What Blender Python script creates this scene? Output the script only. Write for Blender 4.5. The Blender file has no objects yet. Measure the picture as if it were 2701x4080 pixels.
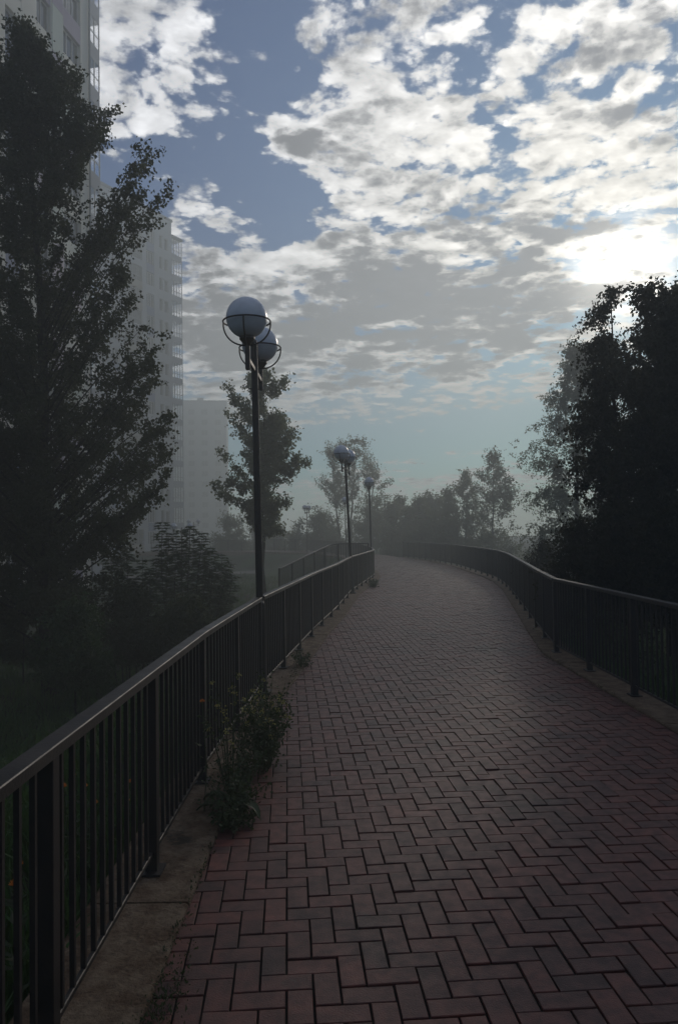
import bpy, math, random
import numpy as np
from mathutils import Matrix, Vector

S = bpy.context.scene
COL = S.collection
PI = math.pi
# ---------------------------------------------------------------- camera
F, TH, RO, EYE = 2950.0, math.atan(80 / 2950), math.radians(-0.8), Vector((0, 0, 1.73))
cam_d = bpy.data.cameras.new('camera'); cam = bpy.data.objects.new('camera', cam_d); COL.objects.link(cam)
cam_d.sensor_fit = 'VERTICAL'; cam_d.sensor_height = 36; cam_d.sensor_width = 24
cam_d.lens = 36 * F / 4080; cam_d.clip_start = 0.05; cam_d.clip_end = 5000
CR = Matrix.Rotation(PI / 2 + TH, 4, 'X') @ Matrix.Rotation(RO, 4, 'Z')
cam.matrix_world = Matrix.Translation(EYE) @ CR
S.camera = cam
def W(vx, vy, y):                                   # point seen at (vx, vy) of a 1568 px wide view, at depth y
    q = CR.to_3x3() @ Vector(((vx * 1.7226 - 1350.5) / F, -(vy * 1.7226 - 2040) / F, -1))
    return EYE + q * (y / q.y)
# ---------------------------------------------------------------- look and light
S.view_settings.view_transform = 'Standard'; S.view_settings.look = 'None'
S.view_settings.gamma = 1; S.view_settings.exposure = 0.0
S.cycles.volume_bounces = 0; S.cycles.max_bounces = 6; S.cycles.diffuse_bounces = 2
S.cycles.transparent_max_bounces = 8; S.cycles.transmission_bounces = 4
S.cycles.use_denoising = True
SUN_AZ, SUN_EL = math.radians(21.34), math.radians(17.7)
SUNV = Vector((math.sin(SUN_AZ) * math.cos(SUN_EL), math.cos(SUN_AZ) * math.cos(SUN_EL), math.sin(SUN_EL)))
sl = bpy.data.lights.new('sun', 'SUN'); so = bpy.data.objects.new('sun', sl); COL.objects.link(so)
sl.energy = 1.8; sl.angle = math.radians(6); sl.color = (1, .88, .74)
so.rotation_euler = SUNV.to_track_quat('Z', 'Y').to_euler(); so.location = (60, 150, 60)
HAZE_DENSITY = .0092

class NT:
    def __init__(s, tree): s.t = tree; s.n = tree.nodes; s.l = tree.links
    def new(s, typ, **kw):
        n = s.n.new(typ)
        for k, v in kw.items(): setattr(n, k, v)
        return n
    def put(s, sock, v):
        if hasattr(v, 'default_value') or hasattr(v, 'is_linked'): s.l.new(v, sock)
        else: sock.default_value = v
    def m(s, op, a, b=0.0, c=0.0, clamp=False):
        n = s.new('ShaderNodeMath', operation=op, use_clamp=clamp)
        s.put(n.inputs[0], a); s.put(n.inputs[1], b); s.put(n.inputs[2], c); return n.outputs[0]
    def vm(s, op, a, b=(0, 0, 0), c=None, out=0):
        n = s.new('ShaderNodeVectorMath', operation=op)
        s.put(n.inputs[0], a); s.put(n.inputs[1], b)
        if c is not None: s.put(n.inputs[2], c)
        return n.outputs[out]
    def ramp(s, v, a, b, c=0.0, d=1.0, kind='SMOOTHSTEP'):
        n = s.new('ShaderNodeMapRange', interpolation_type=kind)
        s.put(n.inputs[0], v)
        for i, q in enumerate((a, b, c, d)): s.put(n.inputs[i + 1], q)
        return n.outputs[0]
    def mix(s, f, a, b, blend='MIX'):
        n = s.new('ShaderNodeMix', data_type='RGBA', blend_type=blend)
        s.put(n.inputs[0], f); s.put(n.inputs[6], a); s.put(n.inputs[7], b); return n.outputs[2]
    def noise(s, vec, scale, detail=4, rough=.55, dist=0.0):
        n = s.new('ShaderNodeTexNoise'); s.put(n.inputs['Vector'], vec)
        n.inputs['Scale'].default_value = scale; n.inputs['Detail'].default_value = detail
        n.inputs['Roughness'].default_value = rough; n.inputs['Distortion'].default_value = dist
        return n.outputs['Fac']

# ---------------------------------------------------------------- sky with clouds (world, direction based)
def make_world():
    w = bpy.data.worlds.new('World'); S.world = w; w.use_nodes = True
    k = NT(w.node_tree); k.n.clear()
    out = k.new('ShaderNodeOutputWorld'); bg = k.new('ShaderNodeBackground'); k.l.new(bg.outputs[0], out.inputs[0])
    bg.inputs[1].default_value = .1
    sky = k.new('ShaderNodeTexSky', sky_type='NISHITA', sun_disc=False)
    sky.sun_elevation = SUN_EL; sky.sun_rotation = SUN_AZ; sky.altitude = 200; sky.dust_density = .6; sky.ozone_density = 2.5
    d = k.new('ShaderNodeTexCoord').outputs['Generated']
    sep = k.new('ShaderNodeSeparateXYZ'); k.l.new(d, sep.inputs[0]); X, Y, Zc = sep.outputs
    zc = k.m('MAXIMUM', Zc, 0.0)
    az = k.m('ARCTAN2', X, Y); el = k.m('ARCSINE', zc)
    ae = k.new('ShaderNodeCombineXYZ'); k.l.new(az, ae.inputs[0]); k.l.new(el, ae.inputs[1]); ae = ae.outputs[0]
    inv = k.m('DIVIDE', 1.0, k.m('ADD', zc, .10))
    p = k.vm('SCALE', d); p.node.inputs['Scale'].default_value = 1; k.l.new(inv, p.node.inputs['Scale'])
    p = k.vm('MULTIPLY', p, (1, 1, 0))
    # warp the lookup so that the masses get torn outlines
    wn = k.new('ShaderNodeTexNoise'); k.l.new(p, wn.inputs['Vector']); wn.inputs['Scale'].default_value = 3.0; wn.inputs['Detail'].default_value = 3
    warp = k.vm('MULTIPLY', k.vm('SUBTRACT', wn.outputs['Color'], (.5, .5, .5)), (.16, .10, 0))
    aw = k.vm('ADD', ae, warp)
    def sp(vx, vy):
        q = (CR.to_3x3() @ Vector(((vx * 1.7226 - 1350.5) / F, -(vy * 1.7226 - 2040) / F, -1))).normalized()
        return math.atan2(q.x, q.y), math.asin(q.z)
    def blobs(lst, src):
        acc = 0.0
        for vx, vy, rx, ry, wt in lst:
            a, e = sp(vx, vy); sx, sy = F / 1.7226 / rx * math.cos(e), F / 1.7226 / ry
            q = k.vm('LENGTH', k.vm('MULTIPLY', k.vm('SUBTRACT', src, (a, e, 0)), (sx, sy, 0)), out=1)
            g = k.ramp(q, 1.5, 0.0, 0.0, wt)
            acc = k.m('ADD', g, acc)
        return acc
    GREYS = [(1130, 540, 170, 60, .45), (1050, 640, 150, 60, .3), (1150, 750, 420, 75, .7), (700, 700, 300, 60, .45), (600, 800, 330, 80, .3), (950, 850, 420, 60, .4),
             (1310, 110, 90, 40, .5), (1500, 250, 100, 50, .45), (1400, 500, 140, 36, .4), (1300, 400, 230, 100, -.2), (1100, 930, 400, 36, -.6), (340, 60, 250, 250, -.5)]
    cover = blobs([(340, 60, 190, 210, .5), (400, 240, 110, 70, .25), (590, 160, 85, 190, -.5), (330, 380, 130, 60, -.6),
                   (580, 400, 90, 110, -.38), (820, 90, 190, 90, .62), (700, 190, 90, 40, -.3), (1060, 90, 80, 60, -.35),
                   (840, 270, 230, 70, .62), (1000, 200, 90, 35, -.35), (1130, 150, 100, 60, .4), (540, 410, 80, 40, .35), (600, 300, 40, 40, .25), (730, 365, 100, 70, .62),
                   (690, 440, 110, 22, -.3), (730, 478, 90, 34, .42), (560, 470, 60, 50, -.25), (475, 515, 110, 32, .45), (470, 390, 70, 28, .38),
                   (1400, 90, 210, 90, .55), (1430, 155, 70, 28, -.55), (1300, 320, 340, 150, .5), (1000, 400, 180, 90, .35),
                   (620, 540, 90, 26, -.3), (700, 600, 220, 60, .5), (1150, 560, 500, 150, .5), (900, 780, 620, 170, .75), (500, 800, 200, 160, .6),
                   (1000, 1022, 420, 48, -1.35), (1180, 975, 160, 36, -.7), (760, 1060, 260, 26, -.5), (1000, 1110, 420, 34, .45)], aw)
    def dens_at(q):
        n1 = k.noise(q, 4.6, 12, .66, .25)
        vo = k.new('ShaderNodeTexVoronoi', feature='F1'); k.l.new(k.vm('ADD', q, k.vm('MULTIPLY', warp, (.5, .7, 0))), vo.inputs['Vector'])
        vo.inputs['Scale'].default_value = 11.5; vo.inputs['Detail'].default_value = 3.5; vo.inputs['Roughness'].default_value = .55
        return k.m('ADD', k.m('MULTIPLY', k.m('SUBTRACT', n1, .5), 3.0), k.m('MULTIPLY', k.m('SUBTRACT', .84, vo.outputs['Distance']), 1.0))
    n = dens_at(p)
    nsun = k.m('ADD', k.m('MULTIPLY', k.m('SUBTRACT', k.noise(k.vm('ADD', p, (.016, .045, 0)), 4.6, 8, .62, .25), .5), 3.0), 0.0)
    n0 = k.m('MULTIPLY', k.m('SUBTRACT', k.noise(p, 4.6, 8, .62, .25), .5), 3.0)
    dens = k.m('ADD', k.m('ADD', k.m('MULTIPLY', cover, 1.0), n), .16)
    alpha = k.ramp(dens, -.06, .42)
    slope = k.m('SUBTRACT', n0, nsun)                # >0 on the side turned to the sun
    gn = k.noise(k.vm('ADD', p, (3.7, 1.2, 0)), 3.0, 8, .60, .2)
    greyb = blobs(GREYS, aw)
    gt = k.m('ADD', k.m('ADD', k.m('MULTIPLY', k.ramp(dens, .2, 1.1, 0, 1, 'LINEAR'), .75), greyb), k.m('MULTIPLY', k.m('SUBTRACT', gn, .5), 3.4))
    gt = k.m('SUBTRACT', gt, k.m('MULTIPLY', slope, 1.1))
    thick = k.ramp(gt, .10, .95)
    n3 = k.noise(p, 14, 6, .65, .2)
    sd = k.vm('DOT_PRODUCT', d, tuple(SUNV), out=1)
    near = k.m('POWER', k.m('MAXIMUM', sd, 0.0), 11.0)
    core = k.m('POWER', k.m('MAXIMUM', sd, 0.0), 700.0)
    lit = k.m('ADD', 1.12, k.m('MULTIPLY', near, .6))
    lit = k.m('MULTIPLY', lit, k.m('ADD', .55, k.m('MULTIPLY', n3, .9)))
    lit = k.m('MULTIPLY', lit, k.m('ADD', 1.0, k.m('MULTIPLY', slope, .9)))
    whitec = k.mix(near, (.95, .96, 1.0, 1), (1.0, .95, .86, 1))
    white = k.vm('SCALE', whitec); k.l.new(lit, white.node.inputs['Scale'])
    gl = k.m('ADD', .19, k.m('MULTIPLY', near, .16)); gl = k.m('MULTIPLY', gl, k.m('ADD', .7, k.m('MULTIPLY', n3, .6)))
    grey = k.vm('SCALE', (.98, .98, 1.08)); k.l.new(gl, grey.node.inputs['Scale'])
    cloud = k.mix(thick, white, grey)
    cloud = k.vm('SCALE', cloud); cloud.node.inputs['Scale'].default_value = 10.0
    # clear air: the Nishita sky, damped because the thin veil takes light out of it
    blue = k.vm('MULTIPLY', sky.outputs[0], k.mix(k.ramp(el, .10, .36), (1.3, 2.2, 2.3, 1), (.05, .68, 1.25, 1)))
    blue = k.vm('MULTIPLY', blue, (.38, .43, .50))
    col = k.mix(alpha, blue, cloud)
    hor = k.ramp(el, .10, .0)
    col = k.mix(k.m('MULTIPLY', hor, .85), col, (8.0, 8.8, 8.6, 1))
    halo = k.m('POWER', k.m('MAXIMUM', sd, 0.0), 70.0)
    gm = k.m('MULTIPLY', k.m('ADD', .75, k.m('MULTIPLY', k.ramp(dens, -.2, 1.2, 1.0, .0, 'LINEAR'), .6)), k.m('SUBTRACT', 1.0, k.m('MULTIPLY', thick, .6)))
    glow = k.vm('SCALE', (1.0, .94, .82)); k.l.new(k.m('MULTIPLY', k.m('ADD', k.m('MULTIPLY', core, 44.0), k.m('MULTIPLY', halo, 1.1)), gm), glow.node.inputs['Scale'])
    col = k.vm('ADD', col, glow)
    k.l.new(col, bg.inputs[0])
make_world()

# ---------------------------------------------------------------- materials
MATS = {}
def mat(name, col, rough=.7, spec=.4, metal=0, var=.25, scale=8, col2=None, bump=0, bscale=60, translucent=None, attr=None, coat=0):
    m = bpy.data.materials.new(name); m.use_nodes = True; MATS[name] = m
    k = NT(m.node_tree); b = m.node_tree.nodes['Principled BSDF']; out = m.node_tree.nodes['Material Output']
    tc = k.new('ShaderNodeTexCoord').outputs['Object']
    nf = k.noise(tc, scale, 5, .6)
    c2 = col2 if col2 else tuple(c * (1 - var) for c in col)
    c = k.mix(k.ramp(nf, .35, .65), tuple(col) + (1,), tuple(c2) + (1,))
    if attr:
        a = k.new('ShaderNodeAttribute', attribute_name='tone').outputs['Fac']
        c = k.mix(1.0, c, k.mix(a, (.55, .60, .65, 1), (1.4, 1.32, 1.3, 1)), 'MULTIPLY')
        st = k.noise(k.vm('ADD', tc, (5, 3, 0)), .9, 8, .7); c = k.mix(k.ramp(st, .50, .66), c, k.mix(1.0, c, (.62, .70, .74, 1), 'MULTIPLY')); c = k.mix(k.ramp(k.noise(tc, 2.3, 9, .75), .62, .72), c, (.085, .065, .052, 1))
    if name == 'kerb_concrete':
        c = k.mix(k.ramp(k.noise(tc, 26, 6, .75), .42, .66), c, k.mix(1.0, c, (.62, .58, .54, 1), 'MULTIPLY'))
        c = k.mix(k.ramp(k.noise(k.vm('ADD', tc, (9, 2, 0)), 1.7, 7, .7), .60, .68), c, (.045, .036, .022, 1))
    k.l.new(c, b.inputs['Base Color'])
    b.inputs['Roughness'].default_value = rough; b.inputs['Specular IOR Level'].default_value = spec
    b.inputs['Metallic'].default_value = metal; b.inputs['Coat Weight'].default_value = coat
    k.l.new(k.ramp(nf, .2, .8, max(.05, rough - .1), min(1, rough + .1)), b.inputs['Roughness'])
    if bump:
        bn = k.new('ShaderNodeBump'); bn.inputs['Strength'].default_value = bump; bn.inputs['Distance'].default_value = .03 if name == 'kerb_concrete' else .01
        k.l.new(k.noise(tc, bscale, 5, .65), bn.inputs['Height']); k.l.new(bn.outputs[0], b.inputs['Normal'])
    if translucent:
        t = k.new('ShaderNodeBsdfTranslucent'); t.inputs[0].default_value = translucent + (1,)
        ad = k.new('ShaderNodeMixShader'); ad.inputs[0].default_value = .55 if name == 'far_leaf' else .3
        k.l.new(b.outputs[0], ad.inputs[1]); k.l.new(t.outputs[0], ad.inputs[2]); k.l.new(ad.outputs[0], out.inputs[0])
    return m
M_metal = mat('black_paint', (.010, .009, .009), .52, .5, 0, .4, 6, (.022, .016, .013), .15, 90)
M_rail = mat('handrail_paint', (.016, .014, .013), .48, .5, 0, .4, 5, (.035, .028, .024), .25, 70)
M_brick = mat('red_paver', (.128, .038, .026), .52, .40, 0, .3, 14, (.082, .033, .025), .35, 140, attr=True)
M_sand = mat('joint_sand', (.016, .014, .012), .95, .1)
M_conc = mat('kerb_concrete', (.20, .145, .095), .85, .25, 0, .5, 7, (.12, .075, .044), 1.0, 38)
M_soil = mat('grass_ground', (.032, .070, .020), .95, .1, 0, .4, .6, (.03, .028, .018), .6, 9)
M_blade = mat('grass_blade', (.045, .10, .026), .7, .3, 0, .3, 3, (.055, .085, .03), translucent=(.06, .10, .02))
M_leaf = mat('poplar_leaf', (.055, .066, .032), .6, .25, 0, .4, 2, (.036, .046, .022), translucent=(.07, .085, .025))
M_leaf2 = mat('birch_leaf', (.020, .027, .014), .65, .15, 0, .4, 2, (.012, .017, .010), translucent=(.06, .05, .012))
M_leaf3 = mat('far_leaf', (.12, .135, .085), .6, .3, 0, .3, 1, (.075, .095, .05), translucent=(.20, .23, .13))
M_sap = mat('sapling_leaf', (.04, .075, .025), .5, .4, 0, .3, 3, (.028, .05, .02), translucent=(.06, .11, .02))
M_bark = mat('bark', (.04, .035, .03), .9, .15, 0, .5, 9, (.02, .018, .015), .5, 30)
M_weed = mat('weed_leaf', (.05, .075, .03), .6, .3, 0, .4, 9, (.07, .075, .04), translucent=(.05, .07, .02))
M_yel = mat('yellow_petal', (.36, .32, .10), .7, .2)
M_ora = mat('orange_petal', (.75, .26, .04), .6, .3)
M_globe = mat('opal_plastic', (.62, .67, .74), .35, .5, 0, .12, 5, coat=.2)
M_cream = mat('cream_render', (.70, .67, .58), .85, .2, 0, .08, .6)
M_grey = mat('grey_render', (.40, .41, .43), .85, .2, 0, .08, .6)
M_purple = mat('purple_panel', (.26, .22, .32), .6, .3, 0, .1, .5)
M_green = mat('pale_green_panel', (.40, .46, .40), .6, .3, 0, .1, .5)
M_blue = mat('blue_panel', (.11, .15, .28), .6, .3, 0, .1, .5)
M_brown = mat('brown_panel', (.25, .21, .17), .6, .3, 0, .1, .5)
M_wframe = mat('window_frame_white', (.55, .55, .54), .5, .4)
M_dframe = mat('balcony_frame', (.16, .17, .19), .5, .4)
M_pane = mat('window_glass', (.03, .035, .045), .08, .8)
M_asph = mat('pale_path', (.17, .16, .15), .9, .2, 0, .2, 2)
def clear_glass():
    m = bpy.data.materials.new('clear_glass'); m.use_nodes = True; k = NT(m.node_tree)
    t = k.new('ShaderNodeBsdfTransparent'); g = k.new('ShaderNodeBsdfGlossy'); g.inputs['Roughness'].default_value = .05
    x = k.new('ShaderNodeMixShader'); x.inputs[0].default_value = .16
    k.l.new(t.outputs[0], x.inputs[1]); k.l.new(g.outputs[0], x.inputs[2])
    k.l.new(x.outputs[0], m.node_tree.nodes['Material Output'].inputs[0]); return m
M_clear = clear_glass()

# ---------------------------------------------------------------- mesh helpers
def link_mesh(name, me, m, parent=None):
    o = bpy.data.objects.new(name, me); COL.objects.link(o)
    if m: me.materials.append(m)
    if parent: o.parent = parent
    return o
def np_mesh(name, V, loops, sizes, m, parent=None, smooth=False):
    me = bpy.data.meshes.new(name)
    V = np.asarray(V, np.float32); loops = np.asarray(loops, np.int32).ravel()
    if np.isscalar(sizes): sizes = np.full(len(loops) // sizes, sizes, np.int32)
    me.vertices.add(len(V)); me.vertices.foreach_set('co', V.ravel())
    me.loops.add(len(loops)); me.loops.foreach_set('vertex_index', loops)
    me.polygons.add(len(sizes))
    st = np.concatenate(([0], np.cumsum(sizes)[:-1])).astype(np.int32)
    me.polygons.foreach_set('loop_start', st)
    if smooth: me.polygons.foreach_set('use_smooth', np.ones(len(sizes), bool))
    me.update(calc_edges=True); me.validate()
    if not smooth: me.shade_flat()
    return link_mesh(name, me, m, parent)
class MB:
    def __init__(s): s.v = []; s.f = []
    def box(s, c, size, rz=0, o=None):
        n = len(s.v); ca, sa = math.cos(rz), math.sin(rz)
        for dx, dy, dz in ((-1,-1,-1),(1,-1,-1),(1,1,-1),(-1,1,-1),(-1,-1,1),(1,-1,1),(1,1,1),(-1,1,1)):
            x, y, z = dx*size[0]/2, dy*size[1]/2, dz*size[2]/2
            s.v.append((c[0]+x*ca-y*sa, c[1]+x*sa+y*ca, c[2]+z))
        s.f += [tuple(n+i for i in q) for q in ((0,3,2,1),(4,5,6,7),(0,1,5,4),(1,2,6,5),(2,3,7,6),(3,0,4,7))]
        return s
    def tube(s, pts, rad, n=8, cap=True):
        pts = [Vector(p) for p in pts]; rad = rad if hasattr(rad, '__len__') else [rad]*len(pts)
        b = len(s.v); up = None
        for i, p in enumerate(pts):
            t = (pts[min(i+1, len(pts)-1)] - pts[max(i-1, 0)]).normalized()
            if up is None: up = Vector((0, 0, 1)) if abs(t.z) < .9 else Vector((1, 0, 0))
            a = t.cross(up).normalized(); up = a.cross(t).normalized()
            for j in range(n):
                q = 2*PI*j/n; s.v.append(tuple(p + (a*math.cos(q) + up*math.sin(q))*rad[i]))
        for i in range(len(pts)-1):
            for j in range(n):
                s.f.append((b+i*n+j, b+i*n+(j+1) % n, b+(i+1)*n+(j+1) % n, b+(i+1)*n+j))
        if cap: s.f.append(tuple(b+j for j in range(n))[::-1]); s.f.append(tuple(b+(len(pts)-1)*n+j for j in range(n)))
        return s
    def lathe(s, prof, c=(0, 0, 0), n=16):
        b = len(s.v)
        for r, z in prof:
            for j in range(n):
                q = 2*PI*j/n; s.v.append((c[0]+r*math.cos(q), c[1]+r*math.sin(q), c[2]+z))
        for i in range(len(prof)-1):
            for j in range(n): s.f.append((b+i*n+j, b+i*n+(j+1) % n, b+(i+1)*n+(j+1) % n, b+(i+1)*n+j))
        s.f.append(tuple(b+j for j in range(n))[::-1]); s.f.append(tuple(b+(len(prof)-1)*n+j for j in range(n)))
        return s
    def build(s, name, m, parent=None, smooth=False, bevel=0):
        me = bpy.data.meshes.new(name); me.from_pydata([tuple(v) for v in s.v], [], s.f)
        if smooth: me.polygons.foreach_set('use_smooth', [True]*len(me.polygons))
        me.update(); o = link_mesh(name, me, m, parent)
        if bevel:
            bv = o.modifiers.new('bevel', 'BEVEL'); bv.width = bevel; bv.segments = 2
        return o
def tag(o, label=None, cat=None, group=None, kind=None):
    if label: o['label'] = label
    if cat: o['category'] = cat
    if group: o['group'] = group
    if kind: o['kind'] = kind
    return o
def empty(name, loc=(0, 0, 0), rz=0):
    o = bpy.data.objects.new(name, None); COL.objects.link(o); o.location = loc; o.rotation_euler = (0, 0, rz)
    o.empty_display_size = .2; return o
def copy_tree(o, parent=None):
    c = o.copy(); COL.objects.link(c); c.parent = parent
    for ch in o.children: copy_tree(ch, c)
    return c

# ---------------------------------------------------------------- plan of the walkway
RAIL_L = [(-.95, -2.5), (-.96, 0), (-.97, 3.8), (-.97, 5.3), (-.86, 7.95), (-.66, 10.2), (-.45, 12.6), (-.10, 15.8), (.31, 20.7), (.85, 24.6), (1.29, 28), (1.42, 32.8)]
RAIL_R = [(3.0, -2.5), (2.99, 4), (2.98, 10.3), (3.35, 12.6), (3.7, 14.6), (4.2, 17.5), (4.85, 21.3), (5.3, 24.8), (5.5, 28), (5.62, 36), (5.15, 43), (4.2, 49)]
FAR_L = [(1.45, 33.4), (1.25, 42), (.45, 50), (-1.2, 57), (-2.8, 63.5), (-8, 69), (-20, 73)]
FAR_R = [(4.2, 49), (3.2, 56), (.6, 67), (-6, 74), (-20, 79)]
def resample(pts, step):
    P = np.array(pts, float); d = np.r_[0, np.cumsum(np.linalg.norm(np.diff(P, axis=0), axis=1))]
    n = max(1, int(round(d[-1] / step))); t = np.linspace(0, d[-1], n + 1)
    return np.stack([np.interp(t, d, P[:, i]) for i in range(P.shape[1])], 1)
def normals(P):
    t = np.gradient(P[:, :2], axis=0); t /= np.linalg.norm(t, axis=1)[:, None]
    return np.stack([t[:, 1], -t[:, 0]], 1)            # to the right of travel
def offset(pts, d, step=.5):
    P = resample(pts, step); return P[:, :2] + normals(P) * d
EL = offset(RAIL_L, .25); ER = offset(RAIL_R, -.19)
fl = offset(FAR_L, .1, 2); fr = offset(FAR_R, -.1, 2)
poly_near = np.vstack([EL, fl, fr[::-1], ER[::-1]])
def inside(P, poly):
    x, y = P[:, 0], P[:, 1]; c = np.zeros(len(P), bool); n = len(poly)
    for i in range(n):
        x0, y0 = poly[i]; x1, y1 = poly[(i+1) % n]
        if y0 == y1: continue
        h = ((y0 > y) != (y1 > y)) & (x < (x1-x0)*(y-y0)/(y1-y0)+x0); c ^= h
    return c
# bricks: herringbone, 200 x 100 mm
def paving():
    rng = np.random.default_rng(3); U = .102; yaw = math.radians(4.0)
    I, J = np.meshgrid(np.arange(-140, 120), np.arange(-60, 790)); I = I.ravel(); J = J.ravel(); kk = (I - J) % 4
    H = kk == 0; Vv = kk == 3
    cx = np.r_[I[H] + 1, I[Vv] + .5] * U; cy = np.r_[J[H] + .5, J[Vv] + 1] * U
    hx = np.r_[np.full(H.sum(), 1.0), np.full(Vv.sum(), .5)] * U; hy = np.r_[np.full(H.sum(), .5), np.full(Vv.sum(), 1.0)] * U
    ca, sa = math.cos(yaw), math.sin(yaw)
    wx = cx*ca - cy*sa + 1.0; wy = cx*sa + cy*ca - .03
    big = np.vstack([offset(RAIL_L, .12), fl, fr[::-1], offset(RAIL_R, -.06)[::-1]])
    ok = inside(np.stack([wx, wy], 1), big) & (wy > -1) & (wy < 74)
    wx, wy, hx, hy = wx[ok], wy[ok], hx[ok], hy[ok]; n = len(wx)
    g = .0033 + rng.random(n)*.0012; bv = .0022
    rot = rng.normal(0, .006, n) + yaw; zt = rng.normal(0, .0018, n); tx = rng.normal(0, .008, n); ty = rng.normal(0, .008, n)
    vs = []
    for inset, dz in ((bv, 0.0), (0, -.003), (0, -.03)):
        for sx, sy in ((-1, -1), (1, -1), (1, 1), (-1, 1)):
            lx = sx*(hx - g - inset); ly = sy*(hy - g - inset)
            vs.append(np.stack([wx + lx*np.cos(rot) - ly*np.sin(rot), wy + lx*np.sin(rot) + ly*np.cos(rot), zt + dz + lx*tx + ly*ty], 1))
    V = np.stack(vs, 1).reshape(-1, 3); b = (np.arange(n)*12)[:, None]
    q = [(0, 1, 2, 3)] + [(4*l+i+4, 4*l+(i+1) % 4+4, 4*l+(i+1) % 4, 4*l+i) for l in (0, 1) for i in range(4)]
    Fc = np.stack([b + np.array(f) for f in q], 1).reshape(-1)
    o = np_mesh('path', V, Fc, 4, M_brick); tag(o, kind='structure')
    tone = np.clip(rng.normal(.45, .17, n), 0, 1); tone[rng.random(n) < .03] *= .4
    a = o.data.attributes.new('tone', 'FLOAT', 'FACE'); a.data.foreach_set('value', np.repeat(tone, 9).astype(np.float32))
    # bed under the bricks
    bed = MB(); A = np.vstack([offset(RAIL_L, .12), fl]); B = np.vstack([offset(RAIL_R, -.06), fr])
    A = resample(A, .9); nA = len(A); B = resample(B, np.sum(np.linalg.norm(np.diff(B, axis=0), axis=1))/(nA-1)); m_ = min(nA, len(B))
    for i in range(m_): bed.v += [(A[i][0], A[i][1], -.009), (B[i][0], B[i][1], -.009)]
    for i in range(m_-1): bed.f.append((2*i, 2*i+1, 2*i+3, 2*i+2))
    tag(bed.build('path_bed', M_sand), kind='structure')
paving()
# kerbs
def kerb(pts, a, b, seed):
    rnd = random.Random(seed); P = resample(pts, .25); N = normals(P); mb = MB(); seg = 12
    for s0 in range(0, len(P)-1, seg):
        n = min(seg, len(P)-1-s0); b0 = len(mb.v); dz = rnd.uniform(-.006, .006)
        for i in range(n+1):
            p = P[s0+i]; nn = N[s0+i]; sh = .008 if i == 0 else (-.008 if i == n else 0)
            t = np.array([-nn[1], nn[0]]); c = p[:2] + t*sh; j = rnd.uniform(-.006, .006)
            for off, z in ((a+j, -.35), (a+j, .012+dz), (a+j+.012, .022+dz), (b-.012+j, .022+dz), (b+j, .012+dz), (b+j, -.35)):
                q = c + nn*off; mb.v.append((q[0], q[1], z))
        for i in range(n):
            for k_ in range(5): mb.f.append((b0+i*6+k_, b0+i*6+k_+1, b0+(i+1)*6+k_+1, b0+(i+1)*6+k_))
        mb.f.append(tuple(b0+k_ for k_ in range(6))); mb.f.append(tuple(b0+n*6+k_ for k_ in range(6))[::-1])
    return tag(mb.build('kerb', M_conc), kind='structure')
kerb(RAIL_L, -.22, .25, 1); kerb(RAIL_R, -.19, .22, 2)
kerb(FAR_L, -.2, .12, 5)
# ground
cl_pts = np.array([((EL[min(i, len(EL)-1)][0] + 0), 0) for i in range(1)])
def corridor(x, y):
    yl = np.array([p[1] for p in RAIL_L+FAR_L]); xl = np.array([p[0] for p in RAIL_L+FAR_L])
    yr = np.array([p[1] for p in RAIL_R+FAR_R[1:]]); xr = np.array([p[0] for p in RAIL_R+FAR_R[1:]])
    a = np.interp(y, yl, xl) - .2; b = np.interp(y, yr, xr) + .2
    return a - x, x - b                                 # >0 outside on the left / right
def ground_z(x, y):
    x = np.asarray(x, float); y = np.asarray(y, float); l, r = corridor(x, y)
    sm = lambda t: np.clip(t, 0, 1)**2*(3-2*np.clip(t, 0, 1))
    zl = -.12 - 1.2*sm((l-.1)/4.0) - .45*sm((l-6)/20); zr = -.12 - .5*sm(r/2.5)
    z = np.where(l > 0, zl, np.where(r > 0, zr, -.12))
    z = z + np.where((l > .6) | (r > .6), .05*np.sin(x*1.3+y*.7)+.04*np.sin(x*.5-y*1.1), 0)
    far = sm((y-90)/100)
    return z*(1-far) + far*(-.4)
def ground():
    xs = np.r_[-258, -150, -90, np.arange(-60, -14, 2.0), np.arange(-14, 12, .4), np.arange(12, 60, 2.5), 90, 150, 258]
    ys = np.r_[-218, -120, -60, -20, np.arange(-8, 40, .5), np.arange(40, 90, 1.5), np.arange(90, 200, 8), 258]
    X, Y = np.meshgrid(xs, ys); Zz = ground_z(X.ravel(), Y.ravel())
    V = np.stack([X.ravel(), Y.ravel(), Zz], 1); nx = len(xs); q = []
    for j in range(len(ys)-1):
        i = np.arange(nx-1) + j*nx; q.append(np.stack([i, i+1, i+nx+1, i+nx], 1))
    tag(np_mesh('ground', V, np.vstack(q), 4, M_soil, smooth=True), kind='structure')
    mb = MB()
    for i, x in enumerate(np.arange(-60, -4, 2.0)):
        y = 56 + .12*(x+20)
        mb.v += [(x, y-1.6, float(ground_z(x, y-1.6))+.05), (x, y+1.6, float(ground_z(x, y+1.6))+.05)]
        if i: b = 2*i; mb.f.append((b-2, b, b+1, b-1))
    tag(mb.build('side_path', M_asph), kind='structure')
ground()

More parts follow.
